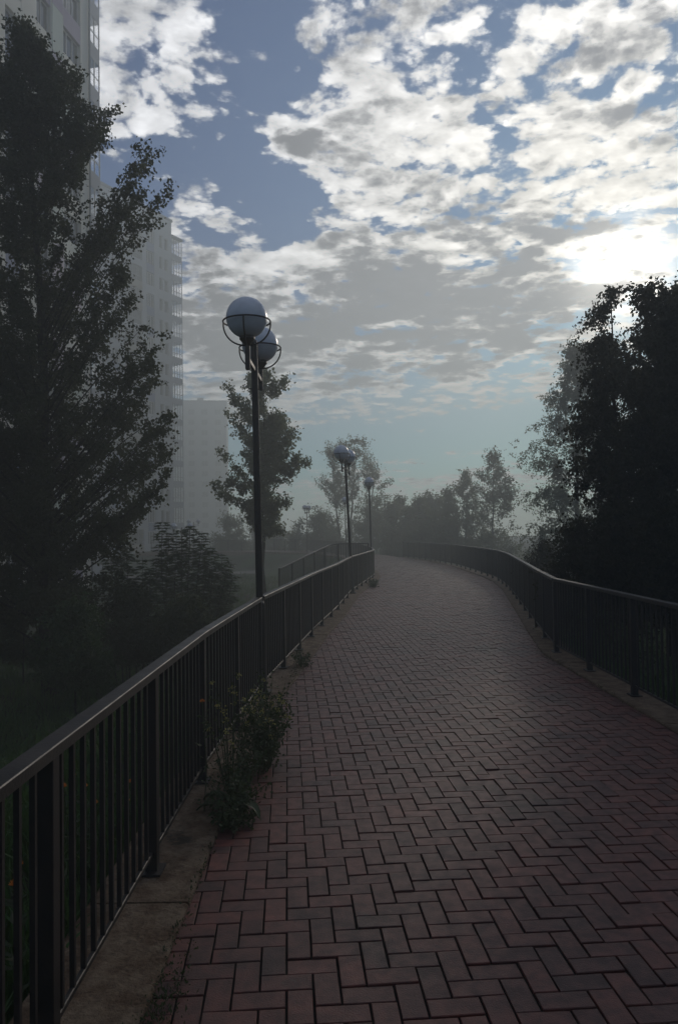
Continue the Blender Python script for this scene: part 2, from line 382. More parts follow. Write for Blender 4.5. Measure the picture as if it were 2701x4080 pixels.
# ---------------------------------------------------------------- railings
post_me = MB().box((0, 0, .53), (.06, .06, 1.0)).build('post', M_metal, bevel=.004)
plate_me = MB().box((0, 0, .030), (.14, .11, .010)).build('base_plate', M_metal, post_me)
pick_me = MB().box((0, 0, .565), (.018, .018, .87)).build('picket', M_metal)
def sweep(P, w, h, zt):
    """square section swept along a 3-D polyline; zt = height of its top above the line"""
    mb = MB(); N = normals(P)
    for i in range(len(P)):
        n = N[i]; x, y, z = P[i]
        c = .0035
        for a, b in ((-w/2, -h), (-w/2, -c), (-w/2+c, 0), (w/2-c, 0), (w/2, -c), (w/2, -h)):
            mb.v.append((x+n[0]*a, y+n[1]*a, z+zt+b))
        if i:
            o = 6*i
            for k_ in range(6): mb.f.append((o-6+k_, o-6+(k_+1) % 6, o+(k_+1) % 6, o+k_))
    mb.f.append((5, 4, 3, 2, 1, 0)); e = 6*(len(P)-1); mb.f.append(tuple(e+i for i in range(6)))
    return mb
first = [True]
def railing(pts, label, zoff=None, npost=1.35, cap=100, maxtop=1.05, far=False):
    P3 = np.array([(p[0], p[1], p[2] if len(p) > 2 else 0.0) for p in pts])
    posts = resample(P3, npost); o0 = posts[0]
    root = empty('railing', tuple(o0)); tag(root, label, 'railing', 'black railings along the walkway')
    sw = resample(P3, npost/2) if len(P3) > 2 else P3
    for nm, w, h, zt, m_ in (('handrail', .075, .04, maxtop, M_rail), ('bottom_rail', .020, .022, .132, M_metal)):
        o = sweep(sw - o0, w, h, zt).build(nm, m_, root)
    for i, p in enumerate(posts):
        a = post_me if first[0] else post_me.copy(); c = plate_me if first[0] else plate_me.copy()
        if not first[0]: COL.objects.link(a); COL.objects.link(c)
        a.parent = root; c.parent = a
        a.location = tuple(p - o0); t = posts[min(i+1, len(posts)-1)] - posts[max(i-1, 0)]
        a.rotation_euler = (0, 0, math.atan2(t[1], t[0])); first_p = first[0]
        if first[0]: pick_me.parent = root
        first[0] = False
        if first_p: pick_me.location = (0, -50, -50)
    L = []
    for i in range(len(posts)-1):
        a, b = posts[i], posts[i+1]; n = int(round(np.linalg.norm(b-a)/.1125))
        for j in range(1, n): L.append((a + (b-a)*j/n, math.atan2(b[1]-a[1], b[0]-a[0])))
    L.sort(key=lambda q: -int(q[0][1] > .5)*1000 + q[0][1]*1.0)
    rest = MB()
    for i, (p, a) in enumerate(L):
        q = p - o0
        if i < cap and not far:
            if pick_me.location.z < -40: c = pick_me
            else: c = pick_me.copy(); COL.objects.link(c)
            c.parent = root; c.location = tuple(q); c.rotation_euler = (0, 0, a)
        else: rest.box((q[0], q[1], q[2]+.565), (.018, .018, .87), a)
    if rest.v: tag(rest.build('pickets', M_metal, root), kind='stuff')
    return root
def cut(pts, y0, y1):
    P = np.array(pts); ys = [y0] + [p[1] for p in pts if y0 < p[1] < y1] + [y1]
    return [(float(np.interp(y, P[:, 1], P[:, 0])), y) for y in ys]
railing(cut(RAIL_L, -1.62, 7.87), 'long black railing nearest at lower left, from the foreground up to the tallest lamp post')
railing(cut(RAIL_L, 8.03, 20.6), 'black railing on the left kerb between the tallest lamp post and the second lamp post')
railing(cut(RAIL_L, 20.8, 32.6), 'left railing that curves past the second lamp post and ends by the third')
railing(cut(RAIL_R, -.5, 10.3), 'black railing nearest at the right edge, under the dark birches')
railing(cut(RAIL_R, 10.36, 24.8), 'black railing that runs from the sharp right corner to the far bend')
railing(cut(RAIL_R, 24.9, 49), 'farthest right railing, misty brown, curving left where the path ends')
railing([(1.22, 31.6, .2), (-.32, 31.2, .2), (-1.2, 28.2, -.15), (-2.05, 25.2, -.52)], 'side ramp railing that drops to the green lawn behind the left railing')
railing([(1.43, 33.2), (1.25, 42), (.5, 49.7)], 'misty railing beyond the ramp between third lamp post and foggy trees')
railing([(.4, 50.3, .05), (-1.2, 57, .1), (-2.7, 63.2, .15), (-8, 68, .1), (-18, 71, 0)], 'faint grey railing in the fog, farthest away behind the lawn', far=True)

# ---------------------------------------------------------------- lamps
def make_lamp():
    root = empty('street_lamp')
    MB().lathe([(.056, 0), (.056, .93), (.052, .96), (.038, .985), (.036, 3.70), (.036, 3.77), (.028, 3.795), (.01, 3.805)], n=20).build('pole', M_metal, root, smooth=False)
    MB().box((0, 0, .012), (.2, .2, .024)).build('base_plate', M_metal, root)
    b = MB().tube([(-.06, 0, 3.27), (.055, 0, 3.26)], .006, 6); b.box((-.06, 0, 3.27), (.012, .016, .016)); b.build('bolt', M_metal, root)
    MB().box((0, 0, 3.47), (.03, 1.07, .045)).build('arm', M_metal, root, bevel=.004)
    for s in (-1, 1):
        y = s*.535; hd = empty('lamp_head'); hd.parent = root; hd.location = (0, y, 0)
        MB().lathe([(.018, 3.355), (.026, 3.37), (.026, 3.60), (.045, 3.625), (.078, 3.665), (.078, 3.705), (.07, 3.715)], n=18).build('socket', M_metal, hd)
        prof = [(max(.004, .207*math.sin(t)), 3.885-.207*math.cos(t)) for t in np.linspace(.02, PI-.02, 26)]
        MB().lathe(prof, n=36).build('globe', M_globe, hd, smooth=True)
        ring = MB(); rr = .238; pts = [(rr*math.cos(a), rr*math.sin(a), 3.845) for a in np.linspace(0, 2*PI, 41)]
        ring.tube(pts, .0085, 6)
        for a in (PI/2, PI, 3*PI/2, 0):
            ring.tube([(rr*math.cos(t)*math.cos(a) + .02*math.sin(t)*math.cos(a), (rr*math.cos(t)+.02*math.sin(t))*math.sin(a), 3.845 - .24*math.sin(t)) for t in np.linspace(0, PI/2*.98, 12)], .0085, 6)
        ring.build('guard_ring', M_metal, hd, smooth=True)
    return root
lamp0 = make_lamp()
for i, (x, y, z, rz, ly, lab) in enumerate([
        (-.85, 7.95, .02, -1, -.011, 'tallest and nearest twin globe lamp post rising from the left railing'),
        (.345, 20.7, .02, -11, -.042, 'second twin globe lamp post, at the middle of the left railing'),
        (1.41, 32.8, .02, -2.2, -.015, 'third lamp post at the end of the left railing, its globes in line'),
        (.45, 50.0, -.02, -1, -.01, 'grey misty lamp post half hidden behind the second lamp post'),
        (-2.78, 64, 0, -16, 0, 'grey foggy lamp post left of the second lamp, before pale trees'),
        (-10.4, 49, -1.62, -90, 0, 'twin white globe lamp behind the sapling leaves, near the foggy block'),
        (-15.7, 80, -.75, -60, 0, 'smallest foggy lamp post right of the twin globes by the block')]):
    o = lamp0 if i == 0 else copy_tree(lamp0)
    o.location = (x, y, z); o.rotation_euler = (0, math.radians(0) + ly, math.radians(rz))
    tag(o, lab, 'street lamp', 'globe street lamps along the walkway')

# ---------------------------------------------------------------- buildings
def block(name, label, origin, ang, cols, floors, z0, top, base, length, depth, wallm, storey, win_h, cat='building', plinth=None):
    """facade frame: u runs from origin back toward the viewer; outward normal faces right/front"""
    root = empty(name, (origin[0], origin[1], 0), 0); tag(root, label, cat)
    du = np.array([-math.sin(ang), -math.cos(ang)]); nn = np.array([math.cos(ang), -math.sin(ang)]); rz = math.atan2(du[1], du[0])
    def bx(mb, u0, u1, w0, w1, za, zb):                 # w is outward distance
        c = du*(u0+u1)/2 + nn*(w0+w1)/2; mb.box((c[0], c[1], (za+zb)/2), (abs(u1-u0), abs(w1-w0), zb-za), rz)
    wall = MB(); bx(wall, cols[0]['wall0'], length, -depth, -.35, base, top)
    edges = sorted([(c['u0'], c['u1']) for c in cols]); u = cols[0]['wall0']
    for a, b in edges:
        if a > u + .01: bx(wall, u, a, -.348, 0, base, top)
        u = b
    bx(wall, u, length, -.348, 0, base, top)
    wallo = wall.build('wall', wallm, root)
    rf = MB(); bx(rf, cols[0]['wall0']-.12, length+.1, -depth-.1, .12, top+.002, top+.35); rf.build('roof', M_dframe, root)
    protos = {}
    for c in cols:
        a, b = c['u0'], c['u1']
        pan = {}
        for f in range(floors):
            zb = z0 - f*storey
            if zb < base + .3: break
            h = c.get('h', win_h); nxt = zb - storey + h
            if f == 0:
                mb = MB(); bx(mb, a, b, -.348, -.01, zb+h, top); mb.build('panel', wallm, root)
            m_ = c['mats'][f % len(c['mats'])]
            if m_.name in pan and nxt > base:
                po = pan[m_.name][0].copy(); COL.objects.link(po); po.parent = root; po.location = (0, 0, zb - pan[m_.name][1])
            else:
                mb = MB(); bx(mb, a, b, -.348, -.01, max(base, nxt), zb); po = mb.build('panel', m_, root); pan.setdefault(m_.name, (po, zb))
            # window: frame + mullions as one part, pane as its child
            key2 = id(c)
            if key2 not in protos:
                fr_ = MB(); w = b-a; n = c.get('n', 2); t = .07
                bx(fr_, 0, t, -.30, -.20, 0, h); bx(fr_, w-t, w, -.30, -.20, 0, h)
                bx(fr_, t, w-t, -.299, -.201, 0, t); bx(fr_, t, w-t, -.299, -.201, h-t, h)
                for j in range(1, n): bx(fr_, w*j/n-t/2, w*j/n+t/2, -.298, -.202, t, h-t)
                if c.get('bar'): bx(fr_, t, w-t, -.297, -.203, h*.35, h*.35+t)
                fo = fr_.build('window', c.get('frame', M_wframe), root)
                pn = MB(); bx(pn, t*.5, w-t*.5, -.262, -.252, t*.5, h-t*.5); po = pn.build('pane', M_pane, fo)
                protos[key2] = fo
            else: fo = copy_tree(protos[key2], root)
            fo.location = (du[0]*a, du[1]*a, zb)
    return root, bx
# near tower: only its upper facade shows above the tree
A1 = math.radians(10.3); o1 = (-16.38, 51.2)
c_ = lambda y: (51.2 - y)/math.cos(A1)
cols1 = [dict(wall0=1.42, u0=c_(48.7), u1=c_(46.6), mats=[M_green, M_purple, M_cream], n=3, h=1.75),
         dict(wall0=1.42, u0=c_(46.5), u1=c_(45.3), mats=[M_purple, M_purple, M_green], n=1, h=.02),
         dict(wall0=1.42, u0=c_(45.2), u1=c_(43.7), mats=[M_cream, M_purple], n=2, h=1.9),
         dict(wall0=1.42, u0=c_(42.2), u1=c_(40.7), mats=[M_cream, M_blue], n=2, h=1.9),
         dict(wall0=1.42, u0=c_(38.5), u1=c_(36.9), mats=[M_cream, M_purple], n=2, h=1.9)]
# the coloured strip between the windows is plain panel, so it is built apart from the window columns
strip = cols1.pop(1)
b1, bx1 = block('apartment_tower', 'tall cream apartment tower at the top left corner, rising behind the big poplar', o1, A1, cols1, 14, 35.75+3, 41.4, -1.9, 26, 13, M_cream, 3.0, 1.8, 'building')
for i, m_ in enumerate([M_green, M_purple] * 7):
    mb = MB(); zt = 41.0 - i*3.0; bx1(mb, strip['u0'], strip['u1'], .003, .05, zt-3+.02, zt); mb.build('panel', m_, b1)
for f in range(14):
    zb = 35.0 + 3 - f*3.0
    mb = MB(); bx1(mb, 0, 1.4, -1.5, 0, zb-.35, zb+.75); mb.build('balcony', M_grey, b1)
    fr_ = MB()
    for u in (0, .68, 1.34): bx1(fr_, u, u+.06, -.06, .01, zb+.752, zb+2.648)
    bx1(fr_, 0.06, 1.34, -.05, .005, zb+1.55, zb+1.6)
    o = fr_.build('balcony_frame', M_wframe, b1)
    pn = MB(); bx1(pn, .03, 1.37, -.03, -.02, zb+.76, zb+2.64); pn.build('pane', M_clear, o)
mb = MB(); bx1(mb, 0, 1.4, -1.5, 0, 40.6, 41.2); mb.build('balcony_roof', M_grey, b1)
mb = MB(); mb.tube([tuple(np.r_[np.array([-math.sin(A1), -math.cos(A1)])*1.55 + np.array([math.cos(A1), -math.sin(A1)])*.09, z]) for z in (-1, 41)], .07, 8); mb.build('drainpipe', M_dframe, b1)
# far tower with open corner balconies
A2 = math.radians(28); o2 = (-21.75, 104); st2 = 2.89
cols2 = [dict(wall0=2.2, u0=2.9, u1=3.7, mats=[M_grey], n=1, h=1.6, frame=M_dframe),
         dict(wall0=2.2, u0=4.0, u1=4.7, mats=[M_grey], n=1, h=1.7, frame=M_dframe),
         dict(wall0=2.2, u0=5.7, u1=7.2, mats=[M_blue, M_blue, M_grey], n=3, h=1.75),
         dict(wall0=2.2, u0=8.0, u1=11.2, mats=[M_brown, M_grey, M_brown], n=4, h=2.0, bar=1, frame=M_dframe),
         dict(wall0=2.2, u0=12.1, u1=13.5, mats=[M_blue, M_grey], n=2, h=1.75),
         dict(wall0=2.2, u0=15.2, u1=17.2, mats=[M_brown, M_blue], n=3, h=1.75)]
b2, bx2 = block('apartment_tower', 'hazy grey apartment tower with open corner balconies, sinking into fog', o2, A2, cols2, 15, 40.9, 45.2, -1.9, 24, 14, M_grey, st2, 1.7, 'building')
for f in range(15):
    zs = 40.3 - f*st2
    if zs < 0: break
    mb = MB(); bx2(mb, 0, 2.18, -1.6, 0, zs-.2, zs); bx2(mb, 0, 2.18, -.12, .01, zs+.002, zs+.62); bx2(mb, -.01, .1, -1.58, -.13, zs+.002, zs+.60); mb.build('balcony', M_grey, b2)
    fr_ = MB(); fr_m = 0
    for u in (0, .55, 1.1, 1.65, 2.1): bx2(fr_, u, u+.07, -.08, .0, zs+.622, zs+2.688)
    bx2(fr_, -.005, .065, -1.55, -1.48, zs+.61, zs+2.68); bx2(fr_, .08, 2.1, -.07, -.01, zs+1.15, zs+1.2)
    o = fr_.build('balcony_frame', M_dframe, b2)
    pn = MB(); bx2(pn, .03, 2.14, -.045, -.035, zs+.63, zs+2.68); pn.build('pane', M_clear, o)
mb = MB(); bx2(mb, -.1, 2.18, -1.7, .15, 43.2, 43.5); mb.build('balcony_roof', M_dframe, b2)
# farthest block
o3 = (-32.4, 215); cols3 = [dict(wall0=0, u0=1.6+3.8*i, u1=3.4+3.8*i, mats=[M_grey], n=2, h=1.6, frame=M_grey) for i in range(8)]
b3, bx3 = block('apartment_block', 'flat roofed apartment block, a pale grey shape farthest in the fog', o3, math.radians(84), cols3, 12, 36.4, 40.2, -1.5, 40, 12, M_grey, 3.0, 1.5)
mb = MB(); bx3(mb, 6.8, 8.6, -5, -3, 40.56, 41.9); mb.build('chimney', M_grey, b3)

# ---------------------------------------------------------------- foliage
def leaf_mesh(name, P, A, B, size, width, m, parent=None, fold=.15):
    """diamond leaves: P base points, A leaf axis, B side axis (unit, n x 3)"""
    n = len(P); s = size[:, None]; C_ = np.cross(A, B)
    v = np.stack([P, P + A*s*.42 + B*s*width + C_*s*fold, P + A*s, P + A*s*.42 - B*s*width + C_*s*fold], 1).reshape(-1, 3)
    return np_mesh(name, v, np.arange(4*n), 4, m, parent)
def unit(v): return v/np.maximum(np.linalg.norm(v, axis=-1, keepdims=True), 1e-9)
def tree(name, label, cat, base, apex, sil, lsize, nbr, ntw, nlf, seed, mleaf, droop=0.0, depth=1.0, trunk_r=.12, tips=(), group=None, stems=None, twig=.45, rise=.55, fill=.35, zmin=None):
    """sil: list of (z, x_left, x_right) world extents at the tree's own depth"""
    rng = np.random.default_rng(seed); base = np.array(base, float); apex = np.array(apex, float)
    root = empty(name, tuple(base)); tag(root, label, cat, group)
    sil = sorted(sil); zs = np.array([s[0] for s in sil]); xl = np.array([s[1] for s in sil]); xr = np.array([s[2] for s in sil])
    zlo, zhi = zs[0], zs[-1]
    stems = stems or [(base, apex)]
    wood = MB(); polys = []
    def axis(st, z):
        b, a = st; t = np.clip((z-b[2])/(a[2]-b[2]), 0, 1); return b + (a-b)*t
    for b, a in stems:
        b = np.array(b, float); a = np.array(a, float); n = 10; w = rng.normal(0, .02*(a[2]-b[2])/5, (n, 3)); w[0] = 0; w[-1] = 0
        pts = [b + (a-b)*i/(n-1) + w[i] - base for i in range(n)]
        wood.tube(pts, [trunk_r*(1-.93*i/(n-1)) for i in range(n)], 7)
    allt = list(tips)
    for i in range(nbr):
        z = zlo + (zhi-zlo)*rng.random()**1.3
        l = np.interp(z, zs, xl); r = np.interp(z, zs, xr); st = stems[rng.integers(len(stems))]
        ax = axis((np.array(st[0], float), np.array(st[1], float)), z); ph = rng.random()*2*PI; c = math.cos(ph)
        if l > r: continue
        mid = (l+r)/2; hw = max((r-l)/2, .05)
        rad = fill + (1-fill)*math.sqrt(rng.random()); jit = 1 + rng.normal(0, .07)
        x = mid + c*hw*rad*jit; y = ax[1] + math.sin(ph)*hw*rad*depth
        allt.append((x, y, z))
    for wi, (x, y, z) in enumerate(allt):
        st = min(stems, key=lambda s: abs(s[0][0]+(s[1][0]-s[0][0])*.5 - x) + rng.random()*.5) if len(stems) > 1 else stems[0]
        tip = np.array([x, y, z], float); st = (np.array(st[0], float), np.array(st[1], float))
        ax = axis(st, z); hd = math.hypot(x-ax[0], y-ax[1])
        hf = (z-zlo)/(zhi-zlo+.01); z0 = max(st[0][2] + .06*(st[1][2]-st[0][2]), z - hd*rise*(.25+.75*min(1, hf*1.4)) - .15); o = axis(st, z0)
        m1 = o + (tip-o)*.5 + np.array([0, 0, .10*hd]) + rng.normal(0, .05*hd+.01, 3)
        if droop: m1[2] += .25*hd
        t = np.linspace(0, 1, 7)[:, None]; cv = (1-t)**2*o + 2*t*(1-t)*m1 + t*t*tip
        if wi % 5 == 0 or wi < len(tips) and wi % 2 == 0:
            r0 = max(.004, trunk_r*.15*(1-(z0-base[2])/(apex[2]-base[2]+.1)*.7)*min(1, hd/1.2+.2))
            wood.tube([c - base for c in cv], [r0*(1-.8*i/6) for i in range(7)], 4, cap=False)
        polys.append(cv)
    P = np.array(polys); nb = len(P)                   # nb x 7 x 3
    k = rng.random((nb, ntw))**.75*.80 + .22; k = np.clip(k, 0, 1)*5.999; i0 = k.astype(int); fr_ = (k-i0)[..., None]
    bi = np.arange(nb)[:, None]; S0 = P[bi, i0]*(1-fr_) + P[bi, i0+1]*fr_
    bd = unit(P[:, 6]-P[:, 3])[:, None, :]
    D = unit(bd*.7 + rng.normal(0, .55, S0.shape) + np.array([0, 0, .15 - droop*1.6])); Lt = twig*(.5+rng.random((nb, ntw, 1)))
    t = rng.random((nb, ntw, nlf, 1)); S1 = S0[:, :, None] + D[:, :, None]*Lt[:, :, None]*t
    if droop: S1[..., 2] -= droop*.5*(Lt[..., None, 0]*t[..., 0])**1.0
    S1 = S1 + rng.normal(0, lsize*.7, S1.shape); Q = S1.reshape(-1, 3); n = len(Q)
    if zmin is not None: Q = Q[Q[:, 2] > zmin]; n = len(Q)
    A = unit(rng.normal(0, 1, (n, 3)) + np.array([0, 0, -.6-droop])); B = unit(np.cross(A, rng.normal(0, 1, (n, 3))))
    wood.build('trunk', M_bark, root)
    leaf_mesh('crown', Q - base, A, B, lsize*(.7+.6*rng.random(n)), .40, mleaf, root)
    return root
def sil(rows, y): return [(W(a, vy, y).z, W(a, vy, y).x, W(b, vy, y).x) for vy, a, b in rows]
def tips(lst, y, rng=None):
    out = []
    for i, (vx, vy) in enumerate(lst):
        p = W(vx, vy, y + (0.5*math.sin(i*2.3))); out.append((p.x, p.y, p.z))
    return out
def densify(lst, y, n, spread, seed):
    r = random.Random(seed); out = []
    for vx, vy in lst:
        for _ in range(n): out.append((vx + r.gauss(-.6*spread, spread), vy + r.gauss(.3*spread, spread)))
    return tips(lst + out, y)
YT = 14.0
tl = [(262, 245), (185, 165), (215, 250), (368, 355), (388, 455), (340, 430), (300, 470), (322, 688), (300, 640), (352, 792), (350, 840), (372, 875), (398, 965), (350, 930), (398, 1040), (350, 1060), (392, 1115), (330, 1180), (318, 1210), (72, 65), (95, 110), (30, 170), (150, 150), (240, 300), (260, 560)]
tl = [(x - 12 if x > 240 else x - 6, y + 20 if y < 300 else y + 5) for x, y in tl]
pt = W(118, 1400, YT)
tree('poplar_tree', 'big dark poplar filling the left edge in front of the cream tower', 'tree', (pt.x, YT, -1.35), tuple(W(75, 120, YT)),
     sil([(95, 50, 82), (135, -20, 122), (178, -60, 176), (240, -100, 185), (300, -150, 200), (400, -220, 208), (500, -300, 222), (600, -330, 226), (700, -340, 240), (800, -350, 278), (900, -350, 298), (980, -340, 285), (1060, -330, 278), (1150, -320, 285), (1220, -280, 290), (1300, -240, 280), (1400, -180, 265)], YT),
       .064, 430, 9, 34, 11, M_leaf, trunk_r=.17, tips=densify(tl, YT, 4, 16, 4), twig=.27, rise=1.5, depth=.75, fill=.12)
YA = 26.0
rows = [(868, 598, 622), (900, 540, 660), (960, 520, 668), (1000, 535, 675), (1050, 560, 700), (1090, 520, 690), (1120, 500, 660), (1160, 550, 655), (1200, 575, 640), (1228, 600, 630)]
tree('aspen_tree', 'lone loose aspen behind the nearest lamp post, misty grey green', 'tree', (W(606, 1300, YA).x, YA, -1.3), tuple(W(612, 875, YA)), sil(rows, YA),
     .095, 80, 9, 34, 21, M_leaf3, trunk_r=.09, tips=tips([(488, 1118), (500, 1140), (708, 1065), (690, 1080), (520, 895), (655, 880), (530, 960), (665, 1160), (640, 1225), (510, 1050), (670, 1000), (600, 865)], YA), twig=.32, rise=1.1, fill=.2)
YB = 72.0
rows = [(1015, 812, 828), (1040, 755, 850), (1080, 750, 885), (1120, 735, 895), (1160, 715, 890), (1200, 708, 890), (1250, 705, 880), (1290, 705, 870)]
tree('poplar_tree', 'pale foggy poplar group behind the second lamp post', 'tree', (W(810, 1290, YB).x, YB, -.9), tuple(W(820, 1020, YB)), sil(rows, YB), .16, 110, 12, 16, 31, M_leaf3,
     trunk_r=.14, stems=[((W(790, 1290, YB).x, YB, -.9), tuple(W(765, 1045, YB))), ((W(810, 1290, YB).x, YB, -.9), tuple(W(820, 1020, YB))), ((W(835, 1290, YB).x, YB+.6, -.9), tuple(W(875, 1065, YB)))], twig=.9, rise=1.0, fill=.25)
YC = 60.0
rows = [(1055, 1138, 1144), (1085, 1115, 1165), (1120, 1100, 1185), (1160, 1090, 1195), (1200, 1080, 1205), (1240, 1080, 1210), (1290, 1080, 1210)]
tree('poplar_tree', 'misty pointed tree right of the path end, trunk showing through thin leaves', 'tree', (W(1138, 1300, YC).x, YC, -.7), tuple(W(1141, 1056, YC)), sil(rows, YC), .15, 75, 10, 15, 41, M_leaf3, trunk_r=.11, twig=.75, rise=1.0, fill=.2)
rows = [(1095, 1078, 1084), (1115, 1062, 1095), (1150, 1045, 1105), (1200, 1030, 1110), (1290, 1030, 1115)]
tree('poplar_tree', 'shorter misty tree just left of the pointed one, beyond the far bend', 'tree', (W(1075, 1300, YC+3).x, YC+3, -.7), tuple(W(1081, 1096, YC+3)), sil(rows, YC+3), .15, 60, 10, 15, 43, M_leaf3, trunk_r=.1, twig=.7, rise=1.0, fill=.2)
# the dark hedge of young trees across the end of the path
r7 = random.Random(5)
hl = [(905, 1165, 'fog grey young tree next to the third lamp post'), (925, 1158, 'bushy young tree above the path end, left in the low tree row'), (950, 1172, 'low rounded young tree in the dip of the far tree row'),
      (974, 1156, 'narrow spiked young tree in the middle of the far tree row'), (993, 1152, 'slim pointed young tree, tallest of the far tree row'), (1012, 1160, 'young tree at the right end of the low far row'),
      (1036, 1140, 'hazy bush like tree where the low row meets taller trees')]
for i, (vx, vy, lab) in enumerate(hl):
    y = 66 + 3*math.sin(i*1.7); rows = [(vy, vx-3, vx+3), (vy+14, vx-13, vx+12), (vy+35, vx-22, vx+21), (vy+70, vx-26, vx+26), (vy+120, vx-28, vx+28)]
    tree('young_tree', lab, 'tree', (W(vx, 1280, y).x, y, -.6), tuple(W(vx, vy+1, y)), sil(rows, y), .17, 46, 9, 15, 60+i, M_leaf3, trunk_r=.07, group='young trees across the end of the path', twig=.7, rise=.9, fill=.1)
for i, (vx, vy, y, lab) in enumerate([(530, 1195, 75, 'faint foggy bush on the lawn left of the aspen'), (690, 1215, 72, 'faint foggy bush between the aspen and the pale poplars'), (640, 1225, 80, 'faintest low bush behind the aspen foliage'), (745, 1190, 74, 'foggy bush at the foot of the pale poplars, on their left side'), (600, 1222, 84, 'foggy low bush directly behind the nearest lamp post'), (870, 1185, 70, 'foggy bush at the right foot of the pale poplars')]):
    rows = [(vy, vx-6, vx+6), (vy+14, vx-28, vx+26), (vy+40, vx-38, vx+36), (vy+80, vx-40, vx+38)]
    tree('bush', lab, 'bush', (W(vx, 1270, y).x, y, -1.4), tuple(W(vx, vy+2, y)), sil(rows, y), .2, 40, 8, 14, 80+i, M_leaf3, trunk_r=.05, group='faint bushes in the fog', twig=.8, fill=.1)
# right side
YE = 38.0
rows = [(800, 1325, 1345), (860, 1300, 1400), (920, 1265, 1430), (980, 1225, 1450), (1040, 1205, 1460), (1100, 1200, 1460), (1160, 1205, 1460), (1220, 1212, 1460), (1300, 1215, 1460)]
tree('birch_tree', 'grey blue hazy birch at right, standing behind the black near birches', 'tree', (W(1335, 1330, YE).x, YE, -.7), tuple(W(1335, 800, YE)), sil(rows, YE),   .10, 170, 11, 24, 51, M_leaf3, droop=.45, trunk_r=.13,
     tips=tips([(1280, 905), (1262, 915), (1222, 982), (1202, 1015), (1206, 1060), (1206, 1160), (1310, 835), (1325, 800)], YE), twig=.6, rise=.8, fill=.3, depth=.7)
YF = 13.0
rows = [(780, 1388, 1422), (810, 1375, 1450), (850, 1368, 1570), (900, 1356, 1650), (980, 1345, 1650), (1060, 1332, 1660), (1150, 1330, 1660), (1250, 1330, 1650), (1340, 1330, 1640)]
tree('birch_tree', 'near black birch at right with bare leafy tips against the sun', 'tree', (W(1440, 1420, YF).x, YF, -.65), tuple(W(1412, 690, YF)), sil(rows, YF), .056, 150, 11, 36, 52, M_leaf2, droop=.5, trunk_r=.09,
     tips=tips([(1357, 750), (1372, 710), (1362, 790), (1412, 665), (1395, 705), (1348, 870), (1336, 930), (1316, 985), (1340, 960), (1325, 1060)], YF), twig=.30, rise=.8, fill=.25, depth=.6)
YG = 12.0
rows = [(690, 1500, 1560), (730, 1485, 1640), (780, 1450, 1680), (830, 1420, 1720), (900, 1400, 1740), (1000, 1390, 1760), (1150, 1380, 1760), (1300, 1370, 1760)]
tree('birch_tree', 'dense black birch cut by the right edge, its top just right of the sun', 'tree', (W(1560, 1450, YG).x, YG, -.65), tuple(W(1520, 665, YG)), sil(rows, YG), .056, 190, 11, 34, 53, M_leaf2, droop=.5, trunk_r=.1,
     tips=tips([(1485, 660), (1478, 690), (1500, 655), (1545, 665), (1566, 660), (1590, 640), (1470, 740)], YG), twig=.30, rise=.8, fill=.25, depth=.7)
for i, (vx, vy, y, w_, lab) in enumerate([(1330, 1230, 12.5, 60, 'black shrub under the birches, right behind the railing corner'), (1440, 1200, 11.5, 80, 'black shrub mass behind the right railing, middle one'), (1560, 1180, 10.5, 90, 'black shrub mass at the right edge behind the railing'), (1255, 1270, 19, 50, 'dim shrub between the hazy birch and the far bend of railing')]):
    rows = [(vy, vx-10, vx+10), (vy+30, vx-w_*.6, vx+w_*.6), (vy+90, vx-w_, vx+w_), (vy+250, vx-w_, vx+w_)]
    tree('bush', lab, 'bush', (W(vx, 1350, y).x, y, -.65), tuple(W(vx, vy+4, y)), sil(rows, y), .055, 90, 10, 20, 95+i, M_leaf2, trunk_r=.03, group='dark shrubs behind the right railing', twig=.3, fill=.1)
# left undergrowth
for i, (vx, vy, y, w_, h_, lab) in enumerate([(175, 1405, 12.5, 88, 165, 'rounded feathery bush below the poplar on the dark grass'), (55, 1120, 15.5, 130, 400, 'tall dark bush at the left edge, filling in beneath the poplar crown'), (300, 1370, 14.5, 90, 150, 'dark low shrub between the feathery bush and the saplings'), (430, 1400, 13.5, 90, 110, 'dark low shrub under the saplings beside the railing')]):
    rows = [(vy, vx-12, vx+12), (vy+h_*.25, vx-w_*.8, vx+w_*.7), (vy+h_*.6, vx-w_, vx+w_), (vy+h_, vx-w_*.8, vx+w_*.85)]
    b = W(vx, vy+h_, y)
    tree('bush', lab, 'bush', (b.x, y, float(ground_z(b.x, y))), tuple(W(vx, vy+3, y)), sil(rows, y), .05, 110, 10, 22, 120+i, M_sap if i == 0 else M_leaf, trunk_r=.02, group='shrubs on the left grass', twig=.22, fill=.15)

